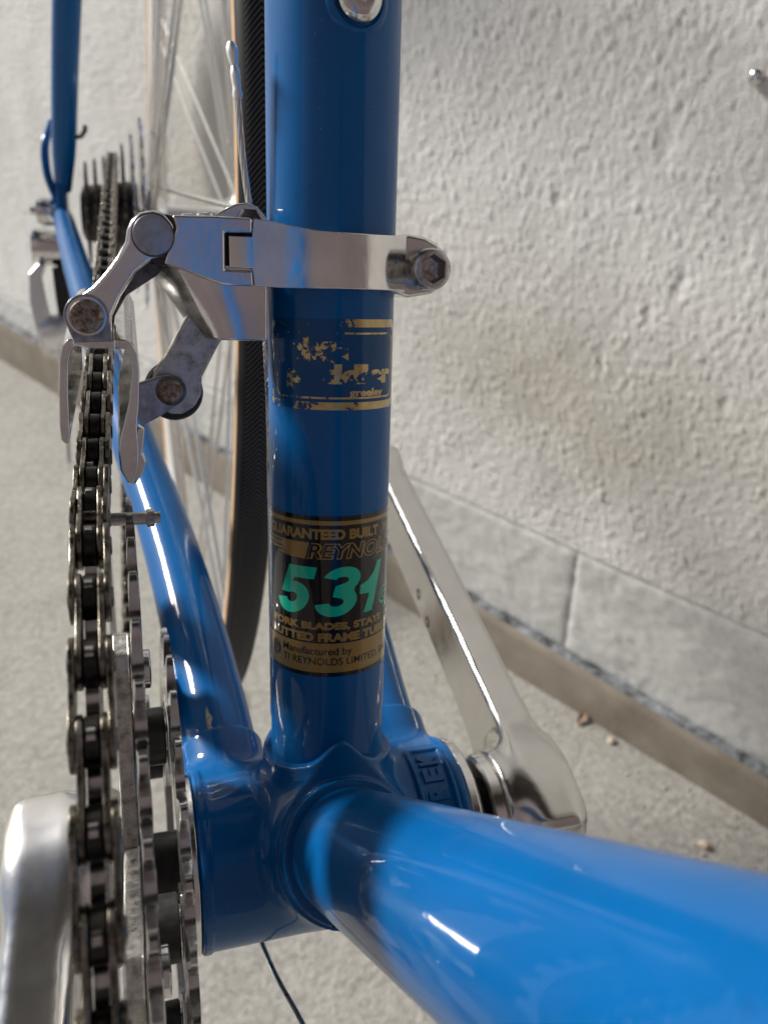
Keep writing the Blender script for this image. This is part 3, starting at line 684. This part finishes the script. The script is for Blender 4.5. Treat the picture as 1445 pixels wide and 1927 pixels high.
# ---- crankset
TH0 = rad(-1.1); PITCH = 2*math.pi/52
crank = None
def arm_sdf(xin0, xin1, th, hub_in, sgn, dip=2.5, rnd=2.2, cut=1.5, dl=30, r0=16.5, slope=0.):
    d = np.array([0, -math.sin(th), math.cos(th)]); e = np.cross(X, d)
    def f_(G):
        s = G @ d; v = G @ e; x_ = sgn*G[..., 0]
        rr_ = np.hypot(s, v); hubc = np.maximum((rr_ - (r0 - slope*(x_-hub_in)))*.93, np.maximum(hub_in - x_, x_ - (xin1-cut)))
        k = np.clip(s/170, 0, 1); hh = 11.8 - 1.2*k + 4*np.exp(-(s/26)**2); xc = (xin0+xin1)/2 - dip*np.exp(-(s/dl)**2); hx = (xin1-xin0)/2
        q = np.stack([np.abs(x_-xc)-hx+rnd, np.abs(v)-hh+rnd, np.maximum(-s-14, s-170)], -1)
        a = np.linalg.norm(np.maximum(q, 0), axis=-1)+np.minimum(q.max(-1), 0)-rnd
        end = cyl(G*np.array([sgn, 1, 1]), np.array([0, 0, 0])+d*170*np.array([1, 1, 1]), X, hh.min() if 0 else 10.6, xin0+1, xin1-1) - 1.
        gr = np.maximum(np.abs(v)-3.6, np.maximum(20-s, s-150)); dep = np.linalg.norm(np.stack([np.maximum(gr, 0), (x_-xin1-2.2)*1.], -1), axis=-1)-3.6
        a = smin(a, end, 4); o_ = smin(a, hubc, 8)
        o_ = np.maximum(o_, -dep)
        bore = np.hypot(v, s)-8.; return np.maximum(o_, -np.maximum(bore, xin1-6-x_*1.0)*1.0 if 0 else o_)
    return f_
CT = rad(97)
V_, F_ = nets(arm_sdf(63, 79, CT, 55, -1, 1.5, 4.0, 2.5, 22, 21.5, .36), (-83, -186, -46), (-48, 24, 24), 1.1)
crank = part('crankset', (V_, F_), 'pale_alloy', fix=False, angle=None)
V_, F_ = nets(arm_sdf(57, 69, CT-math.pi, 47.5, 1), (39, -24, -24), (73, 186, 46), 1.0)
lc = part('left_crank_arm', (V_, F_), 'crank_alloy', fix=False, angle=None)
part('crank_collar', ring((43.2, 0, 0), X, [(0, 10), (0, 14.6), (.8, 15.6), (3.4, 15.9), (4.6, 14.6), (4.6, 10)], 48), 'polished_alloy', lc)
for y_, z_ in ((93, 8), (81, 4)):
    part('stamped_screw', lathe((57.1, y_, z_), -X, [(-.3, 2.2), (.15, 2.2), (.2, 1.2), (-.2, 1.0)], 16), 'dark_steel', lc)
BT = [rad(-16+72*k) for k in range(5)]
R_O = 105.2
V_, F_ = gear(52, 4.0, x0=-54.1, x1=-52.1, inner=88, off=TH0); part('chainring', (V_, F_), 'ring_alloy', crank, angle=75)
V_, F_ = gear(45, 3.3, x0=-47.2, x1=-45.1, inner=74, off=.05); part('chainring', (V_, F_), 'ring_alloy', crank, angle=75)
V_, F_ = gear(28, 3.4, x0=-40.0, x1=-38.0, inner=41, off=.03); part('chainring', (V_, F_), 'ring_alloy', crank, angle=75)
def spider_arm(th):
    d = np.array([0, -math.sin(th), math.cos(th)]); e = np.cross(X, d)
    o_ = [(8, -13), (26, -8), (48, -7.5), (56, -8.5), (62, -6.5), (64.5, 0), (62, 6.5), (56, 8.5), (48, 7.5), (26, 8), (8, 13)]
    return prism(o_, (np.zeros(3), d, e, X), -51.6, -47.7)
for t in BT: part('spider_arm', spider_arm(t), 'dull_alloy', crank, bevel=.7)
for t in BT:
    d = np.array([0, -math.sin(t), math.cos(t)])
    part('spacer', lathe(d*37+X*-47.6, X, [(0, 6.4), (.3, 6.9), (6.7, 6.9), (7.0, 6.4)], 28), 'black_plastic', crank)
    for rr_, x0, n_ in ((37, -40.6, 'chainring_bolt'), (55, -44.5, 'chainring_bolt')):
        part(n_, lathe(d*rr_+X*x0, X, [(-3, 4.6), (1.0, 4.6), (1.3, 4.2), (1.4, 2.8), (.4, 2.6)], 20), 'chrome_steel', crank)
for R_i, x_, wd in ((62, -47.4, 76), (37, -40.4, 43)):   # ring tabs reach inward to the bolts
    for t in BT:
        d = np.array([0, -math.sin(t), math.cos(t)]); e = np.cross(X, d)
        part('chainring_tab', prism([(R_i-14 if R_i > 50 else 30, -6.5), (wd+.5, -9), (wd+.5, 9), (R_i-14 if R_i > 50 else 30, 6.5)], (np.zeros(3), d, e, X), x_+.1, x_+2.6), 'chrome_steel', crank, bevel=.4)
part('spider_hub', lathe((-60, 0, 0), X, [(0, 20), (6, 21), (9, 19), (12, 15), (13, 10)], 40), 'dull_alloy', crank)

# ---- chain
pts = []
cogc = np.array([0, HUB[1], HUB[2]]); rc = 12.7/2/math.sin(math.pi/17)
for k in range(34, 0, -1):
    y_ = k*12.7 - 2; f_ = np.clip(y_/457, 0, 1); pts.append(np.array([-53+9*f_, y_, 105.2-.4*f_]))
ring_pts = [np.array([-53, -R_O*math.sin(TH0+k*PITCH), R_O*math.cos(TH0+k*PITCH)]) for k in range(27)]
tail = []
a0 = ring_pts[-1]; tgt = np.array([-46, 425, -95.]); dv = tgt-a0; L_ = np.linalg.norm(dv); dv /= L_
for k in range(1, int(L_/12.7)): tail.append(a0+dv*12.7*k)
wrap = []
for k in range(1, 9):
    th = k*2*math.pi/17; y_ = pts[0][1]+12.7*.2; wrap.append(np.array([-44, HUB[1]+rc*math.sin(th-.25), HUB[2]+rc*math.cos(th-.25)]))
pts = wrap[::-1] + pts + ring_pts + tail
def fig8(o_, r, waist, x0, x1):
    P = []
    for k in range(13): t = rad(-120+240*k/12); P.append((12.7+r*math.cos(t)*1., r*math.sin(t)))
    P.append((6.35, waist))
    for k in range(13): t = rad(60+240*k/12); P.append((r*math.cos(t), r*math.sin(t)))
    P.append((6.35, -waist))
    return prism(P, (np.zeros(3), np.array([0, 1., 0]), np.array([0, 0, 1.]), X), x0, x1)
inner_p = join([fig8(0, 4.15, 3.2, 1.25, 2.2), fig8(0, 4.15, 3.2, -2.2, -1.25)])
outer_p = join([fig8(0, 4.25, 2.9, 2.3, 3.25), fig8(0, 4.25, 2.9, -3.25, -2.3)] + [lathe((-3.6, y_, 0), X, [(0, 1.5), (.2, 1.8), (7.0, 1.8), (7.2, 1.5)], 14) for y_ in (0, 12.7)])
roll = join([lathe((-1.2, y_, 0), X, [(0, 3.5), (.25, 3.85), (2.15, 3.85), (2.4, 3.5)], 24) for y_ in (0, 12.7)])
def lmesh(vf):
    return mesh(vf[0], vf[1], bike=False)
im, om, rm = lmesh(inner_p), lmesh(outer_p), lmesh(roll)
chain = bpy.data.objects.new('chain', None); sc.collection.objects.link(chain); chain.parent = bike
first = {}
for k in range(len(pts)-1):
    p, q = pts[k], pts[k+1]; d = q-p; d /= np.linalg.norm(d); e1 = X-d*(X @ d); e1 /= np.linalg.norm(e1); e3 = np.cross(e1, d)
    mw = Matrix(((e1[0], d[0], e3[0], (p[0]-BASE[0])*S), (e1[1], d[1], e3[1], (p[1]-BASE[1])*S), (e1[2], d[2], e3[2], (p[2]-BASE[2])*S), (0, 0, 0, 1)))
    for nm, me, mat in ((('inner_link', im, 'chain_plate'), ('roller_pair', rm, 'chain_roller')) if k % 2 == 0 else (('outer_link', om, 'chain_plate'),)):
        if nm not in first: o = first[nm] = link(nm, me, mat, chain, bevel=.22 if nm != 'roller_pair' else None, seg=2)
        else: o = first[nm].copy(); sc.collection.objects.link(o)
        o.parent = chain; o.matrix_local = mw

# ---- front derailleur
def fdp(pts_, n0, n1): return prism(pts_, FD, n0, n1)
body_o = [(-35.5, 155.6), (-28, 155.9), (-20.2, 155.9), (-20.2, 153.0), (-25.6, 152.9), (-25.7, 146.0), (-20.2, 145.9), (-20.1, 143.0), (-24.1, 142.9), (-26.4, 143.1), (-31.3, 144.6), (-34.3, 145.7), (-37.4, 146.6), (-36.4, 149.7), (-34.9, 153.2)]
fd = part('front_derailleur', fdp(body_o, 17, 8), 'satin_alloy', bevel=.55)
part('hinge_socket', fdp([(-26.3, 145.5), (-19, 145.5), (-19, 153.4), (-26.3, 153.4)], 12.2, 8.5), 'black_plastic', fd)
# lower housing: lofted between outlines
top = [(-40.5, 5), (-38.5, 10), (-35, 13.2), (-31, 14.6), (-27, 14.9), (-23, 14.6), (-19.5, 14.3), (-16.8, 14.0), (-16.8, -4), (-40, -4)]
mid = [(-34.6, 5), (-33.4, 9.6), (-31, 12.6), (-28.2, 14.0), (-25.2, 14.4), (-22, 14.2), (-19.2, 14.0), (-16.8, 13.7), (-16.8, -4), (-34.6, -4)]
bot = [(-29.6, 5), (-28.9, 9.3), (-27.6, 11.9), (-26, 13.1), (-23.8, 13.6), (-21.5, 13.5), (-19, 13.4), (-16.8, 13.2), (-16.8, -4), (-29.6, -4)]
ta = np.array([147, 139, 132.2]); tt = np.linspace(147, 132.1, 9); V_, F_ = [], []
for t in tt:
    k = np.interp(t, ta[::-1], [2, 1, 0]); a, b_ = (top, mid) if k <= 1 else (mid, bot); k2 = k if k <= 1 else k-1
    for p, q in zip(a, b_): V_.append(X*(p[0]*(1-k2)+q[0]*k2) + N*(p[1]*(1-k2)+q[1]*k2) + D*t)
n_ = len(top)
for i in range(len(tt)-1):
    for j in range(n_): F_.append((i*n_+j, i*n_+(j+1) % n_, (i+1)*n_+(j+1) % n_, (i+1)*n_+j))
F_.append(tuple(range(n_))); F_.append(tuple((len(tt)-1)*n_+j for j in range(n_))[::-1])
hs_ = part('housing', (V_, F_), ['satin_alloy', 'dull_alloy'], fd, angle=55, bevel=.5)
hs_.data.polygons.foreach_set('material_index', [1 if len(q.vertices) == 4 and {v % 10 for v in q.vertices} in ({9, 0}, {0, 1}, {1, 2}) else 0 for q in hs_.data.polygons])
# clamp band round the tube
path = [(-24.8, 16.4, 146.4, 152.4), (-20.3, 17.0, 146.4, 152.4), (-19.9, 17.0, 143.0, 155.8), (-17.5, 17.2, 142.9, 155.6), (-14.5, 17.5, 142.8, 155.2), (-11, 17.9, 142.8, 154.6), (-7, 18.1, 142.9, 154.1), (-3, 18.1, 143, 154.0), (1, 17.9, 143, 154.0), (5, 17.0, 143, 154.0), (8.5, 15.6, 143, 154.1), (11.5, 13.7, 142.9, 154.3), (13.6, 12.2, 142.7, 154.5), (15.5, 11.2, 142.6, 154.6)]
V_, F_ = [], []; n_ = len(path)
for i, (x_, nn, t0, t1) in enumerate(path):
    a = np.array(path[max(i-1, 0)][:2]); b_ = np.array(path[min(i+1, n_-1)][:2]); tg = b_-a; tg /= np.linalg.norm(tg); nm = np.array([-tg[1], tg[0]])*-3.0
    ix, inn = x_+nm[0], nn+nm[1]
    r = math.hypot(ix, inn)
    if r < 14.4 and x_ > -16: ix, inn = ix*14.4/r, inn*14.4/r
    for xx, n2, t in ((x_, nn, t0), (x_, nn, t1), (ix, inn, t1), (ix, inn, t0)): V_.append(X*xx+N*n2+D*t)
for i in range(n_-1):
    for j in range(4): F_.append((4*i+j, 4*i+(j+1) % 4, 4*i+4+(j+1) % 4, 4*i+4+j))
F_.append((0, 1, 2, 3)); F_.append((4*n_-1, 4*n_-2, 4*n_-3, 4*n_-4))
part('clamp_band', (V_, F_), 'polished_alloy', fd, bevel=.5)
ear = [(9.5, 154.3), (14.1, 154.9), (17.8, 154.5), (20.7, 153.3), (22.9, 150.9), (23.7, 147.6), (22.6, 144.7), (19.8, 142.6), (14.5, 141.6), (9.5, 142.9)]
part('clamp_ear', fdp(ear, 12.4, 3), 'polished_alloy', fd, bevel=1.1, seg=4)
part('clamp_ear', fdp([(a*1.0, b_) for a, b_ in ear], 1.5, -8), 'polished_alloy', fd, bevel=1.1, seg=4)
V_, F_ = [], []                                        # rear half of the band
for i, p in enumerate(np.linspace(70, 285, 24)):
    for r, t in ((14.4, 143), (17.2, 143), (17.2, 154), (14.4, 154)): V_.append(on_tube(t, rad(p), r))
for i in range(23):
    for j in range(4): F_.append((4*i+j, 4*i+(j+1) % 4, 4*i+4+(j+1) % 4, 4*i+4+j))
part('clamp_band', (V_, F_), 'polished_alloy', fd)
hexbolt(X*17.3+D*147.6+N*12.2, N+X*.06, 4.4, [(0, 4.3), (.8, 4.35), (5.2, 4.35), (5.8, 4.1), (6.0, 3.8)], 5.0, 3.6, 'bolt_steel', 'clamp_bolt', fd)
# outer link with its two pivots
ol = [(-43.8, 152.6), (-43.0, 154.4), (-41.4, 155.8), (-39, 156.4), (-36.6, 155.9), (-35.0, 154.0), (-34.7, 151.4), (-35.6, 149.0), (-37.4, 147.6), (-39.9, 147.0), (-42.6, 144.7), (-45.7, 140.1), (-47.4, 136.4), (-47.6, 132.0), (-54.3, 131.9), (-55.3, 133.6), (-55.8, 135.8), (-55.5, 137.4), (-54.6, 138.8), (-52.8, 140.4), (-50.6, 142), (-48.3, 144.5), (-46.0, 147.5), (-44.2, 150.4)]
part('outer_link', fdp(ol, 17, 11.5), 'satin_alloy', fd, bevel=1.0, seg=4)
part('link_flange', fdp([(-39.9, 147.2), (-36.5, 146.6), (-38.5, 144.5), (-44.5, 140.5), (-46.8, 136.5), (-47.4, 132.3), (-48.6, 132.3), (-46.5, 140), (-43, 144.6)], 12, 1), 'dark_steel', fd, bevel=.4)
def pin(c, n0, r, mat, prof, nm='pivot_pin'):
    p = X*c[0]+D*c[1]+N*n0
    V, F = lathe((0, 0, 0), (0, 0, 1), [(s, q*r) for s, q in prof], 40)
    me = mesh(V, F, bike=False); o = link(nm, me, mat, fd)
    e2 = D; mw = Matrix(((X[0], e2[0], N[0], (p[0]-BASE[0])*S), (X[1], e2[1], N[1], (p[1]-BASE[1])*S), (X[2], e2[2], N[2], (p[2]-BASE[2])*S), (0, 0, 0, 1))); o.matrix_local = mw; return o
flat = [(-3, 1), (.25, 1), (.5, .97), (.55, .9)]; dome = [(-3, 1), (.3, 1), (.75, .93), (1.15, .7), (1.35, .35), (1.38, .05)]
pin((-39.15, 151.75), 17, 3.78, 'turned_steel', flat); pin((-37.0, 151.0), 14.5, 4.7, 'black_plastic', [(-3, 1), (2.2, 1), (2.3, .9)], 'pivot_boss'); pin((-39.15, 151.75), 17.0, 4.02, 'dark_steel', [(-3, 1), (.08, 1), (.1, .97)], 'pivot_washer')
pin((-51.9, 136.5), 17.3, 3.2, 'rusty_pin', dome)
pin((-51.9, 136.5), 17.32, 3.6, 'chrome_steel', [(-3, 1), (.1, 1), (.15, .94)], 'pivot_washer')
arc = [(-51.9+4.15*math.cos(rad(a)), 136.5+4.15*math.sin(rad(a))) for a in range(-10, 191, 12)]
part('cage_arm', fdp(arc + [(-55.2, 133.6), (-54.5, 131.6), (-47.5, 131.8), (-47.6, 134.0)], 17.35, 16.2), 'blued_steel', fd, bevel=.2, seg=2)
# inner link and cage bracket
il = [(-29.6, 141.5), (-21.5, 137.8), (-26.2, 131.2), (-30.0, 124.2), (-30.2, 120.6), (-31.6, 118.0), (-34.2, 116.4), (-36.6, 116.4), (-39.0, 118.0), (-40.8, 121.5), (-39.6, 125.4), (-37.4, 128.2), (-33.4, 135.4)]
part('inner_link', fdp(il, 8.5, 3.5), 'dull_alloy', fd, bevel=.6)
part('pivot_boss', lathe(X*-35.6+D*120.8+N*3.8, N, [(-6, 6.0), (2.2, 6.0), (2.8, 5.6)], 40), 'black_plastic', fd)
it = [(-43.3, 123.1), (-38.8, 124.6), (-36.2, 125.0), (-34.1, 123.5), (-33.4, 121.3), (-34.4, 119.3), (-39.2, 116.2), (-42.7, 114.3), (-43.4, 116.8)]
part('cage_bracket', fdp(it, 11, 8.7), 'blued_steel', fd, bevel=.5)
pin((-36.6, 121.7), 11, 2.55, 'rusty_pin', dome); pin((-36.6, 121.7), 11.02, 3.1, 'dark_steel', [(-2, 1), (.15, 1), (.2, .9)], 'pivot_washer')
part('cage_bridge', fdp([(-54.7, 132.5), (-46.9, 132.2), (-47.1, 130.2), (-50.8, 130.3), (-54.8, 131.0)], 16.4, -2), 'chrome_steel', fd, bevel=.4)
oc = [(-54.7, 132.1), (-55.9, 131.9), (-57.0, 130.6), (-57.7, 127.7), (-58.2, 121.4), (-58.5, 115.1), (-58.4, 112.1), (-57.7, 111.3), (-56.9, 111.4), (-56.6, 113.4), (-56.4, 121.4), (-56.0, 127.2), (-55.3, 129.6), (-54.7, 130.5)]
ic = [(-47.2, 132.0), (-45.2, 132.0), (-43.8, 131.1), (-42.9, 129.3), (-42.7, 125.6), (-43.1, 119.1), (-43.7, 114.8), (-43.6, 109.3), (-43.9, 105.9), (-45.0, 102.4), (-46.1, 102.8), (-47.4, 105.5), (-47.6, 109.4), (-47.0, 112.7), (-45.2, 119.2), (-44.2, 125.6), (-44.4, 128.2), (-45.2, 130.0), (-47.2, 130.3)]
def cage(pts_, n0, n1, dx):                              # plate drawn back along the chain
    V = []
    for n2, k in ((n0, 0), (n1, 1)):
        for a, b_ in pts_: V.append(X*(a+dx*k)+D*b_+N*n0+np.array([0, 1., -.05])*(n0-n1)*k)
    n = len(pts_); F = [tuple(range(n)), tuple(range(2*n-1, n-1, -1))]+[(i, (i+1) % n, n+(i+1) % n, n+i) for i in range(n)]
    return V, F
part('cage_plate', cage(oc, 13, -30, 1.5), 'chrome_steel', fd, bevel=.35); part('cage_plate', cage(ic, 13, -30, .5), 'chrome_steel', fd, bevel=.35)
part('cage_lip', fdp([(-43.4, 114.2), (-42.1, 113.2), (-42.6, 110), (-42.9, 108.5), (-42.1, 106.6), (-42.9, 104.2), (-44.8, 101.6), (-45, 104)], 10, 5), 'chrome_steel', fd, bevel=.4)
part('cage_bolt', lathe(np.array([-56, 26, 88.]), X, [(0, 1.5), (13.5, 1.5), (13.6, 2.1), (15.2, 2.1), (15.3, 1.3), (16.6, 1.3)], 16), 'dull_alloy', fd)
# cable arm over the top, cable with its crimped end
ca = [(-27.5, 156.0), (-25.0, 157.8), (-22.1, 159.4), (-19.8, 159.9), (-17.4, 159.2), (-15.4, 157.2), (-15.2, 155.0), (-27.5, 155.0)]
part('cable_arm', fdp(ca, 6, -1), 'chrome_steel', fd, bevel=.9, seg=4)
part('cable_clamp_bolt', lathe(X*-19.5+D*156.0+N*8.5, N, [(-6, 2.6), (.6, 2.6), (.9, 2.2)], 6), 'dark_steel', fd)
part('limit_screw', lathe(X*-28.5+D*155.4+N*11, D, [(0, 1.9), (1.3, 1.9), (1.5, 1.6)], 16), 'chrome_steel', fd)
part('limit_screw', lathe(X*-31.5+D*155.4+N*9, D, [(0, 1.7), (1.1, 1.7), (1.3, 1.4)], 16), 'chrome_steel', fd)
def cable(path, r, name):
    V, F = [], []
    pth = np.array(path); tn = pth[-1]-pth[0]; tn /= np.linalg.norm(tn); _, e1, e2 = ortho(tn)
    parts = []
    L = np.linalg.norm(np.diff(pth, axis=0), axis=1).sum(); n = int(L/.6); P = spline(path, max(2, n//(len(path)-1)))
    for k in range(6):
        a = np.array([p + (e1*math.cos(2*math.pi*(k/6)+i*.17)+e2*math.sin(2*math.pi*(k/6)+i*.17))*r*.6 for i, p in enumerate(P)]); parts.append(sweep(a, r*.44, 6))
    return part(name, join(parts), 'chrome_steel')
cpath = [X*-17.6+D*157+N*.5, X*-18.5+D*162+N*0, X*-19.7+D*172+N*0, X*-20.4+D*182+N*.3]
gc = cable(cpath, .72, 'derailleur_cable')
V_, F_ = sweep([X*a+D*t+N*.3 for a, t in ((-20.3, 180.6), (-20.4, 181.4), (-20.45, 182.4), (-20.55, 183.4), (-20.7, 184.8), (-20.8, 185.8), (-20.9, 186.6), (-21.0, 187.4), (-21.2, 188.8), (-21.4, 190.2), (-21.5, 191.0))], [1.1, 1.35, 1.05, 1.15, 1.3, 1.2, .85, 1.15, 1.5, 1.45, .9], 16, flat=.8)
part('cable_end_cap', (V_, F_), 'white_alloy', gc)
cable([X*-13.6+D*134+N*-9, X*-13.3+D*126+N*-8.5, X*-13.0+D*112+N*-8, X*-12.7+D*70+N*-8.5, X*-12.5+D*34+N*-9], .72, 'derailleur_cable')

# ---- rear derailleur
rd = part('rear_derailleur', lathe((-72, 466, 43), -X, [(0, 9.5), (3, 11.8), (20, 12.4), (24, 12.2), (26.5, 11), (27, 7)], 32), 'chrome_steel')
def slab(P, w0, d0):                                 # a bowed plate: w0 across, d0 deep
    P = np.array(P, float); V, F = [], []
    for i, p in enumerate(P):
        t = P[min(i+1, len(P)-1)]-P[max(i-1, 0)]; t /= np.linalg.norm(t); a = X - t*(X @ t); a /= np.linalg.norm(a); b_ = np.cross(t, a)
        for ca, cb_ in ((-.5, -.5), (.5, -.5), (.5, .5), (-.5, .5)): V.append(p + a*ca*w0[i] + b_*cb_*d0)
    for i in range(len(P)-1):
        for j in range(4): F.append((4*i+j, 4*i+(j+1) % 4, 4*i+4+(j+1) % 4, 4*i+4+j))
    F += [(0, 1, 2, 3), tuple(4*len(P)-k for k in (1, 2, 3, 4))]
    return V, F
part('parallelogram_plate', slab([(-92.5, 458, 33), (-97.5, 456, 26), (-97, 452, 10), (-95, 448, -4), (-93, 446, -17), (-90, 446, -20)], [4, 8, 10.5, 10.5, 9, 6], 16), 'white_alloy', rd, bevel=1.6)
part('parallelogram_plate', slab([(-82, 462, 30), (-81, 456, 12), (-80, 452, -8)], [9, 9, 8], 20), 'black_plastic', rd, bevel=1.)
part('lower_knuckle', lathe((-97, 446, -12), X+np.array([0, 0, .25]), [(0, 5), (1.5, 10.5), (9, 12.5), (18, 11.5), (24, 7)], 28), 'white_alloy', rd)
part('upper_knuckle', lathe((-84, 462, 22), X, [(0, 9), (1, 12), (18, 12), (24, 9)], 24), 'black_plastic', rd)
cg = [(448, -12), (462, -26), (450, -70), (440, -104), (428, -110), (422, -100), (432, -60)]
part('pulley_cage', prism(cg, SIDE, -86, -84), 'polished_alloy', rd, bevel=.5)
part('pulley_cage', prism(cg, SIDE, -62, -60), 'polished_alloy', rd, bevel=.5)
part('pulley', ring((-74, 434, -92), X, [(-3, 4), (-3, 17), (3, 17), (3, 4)], 24), 'black_plastic', rd)
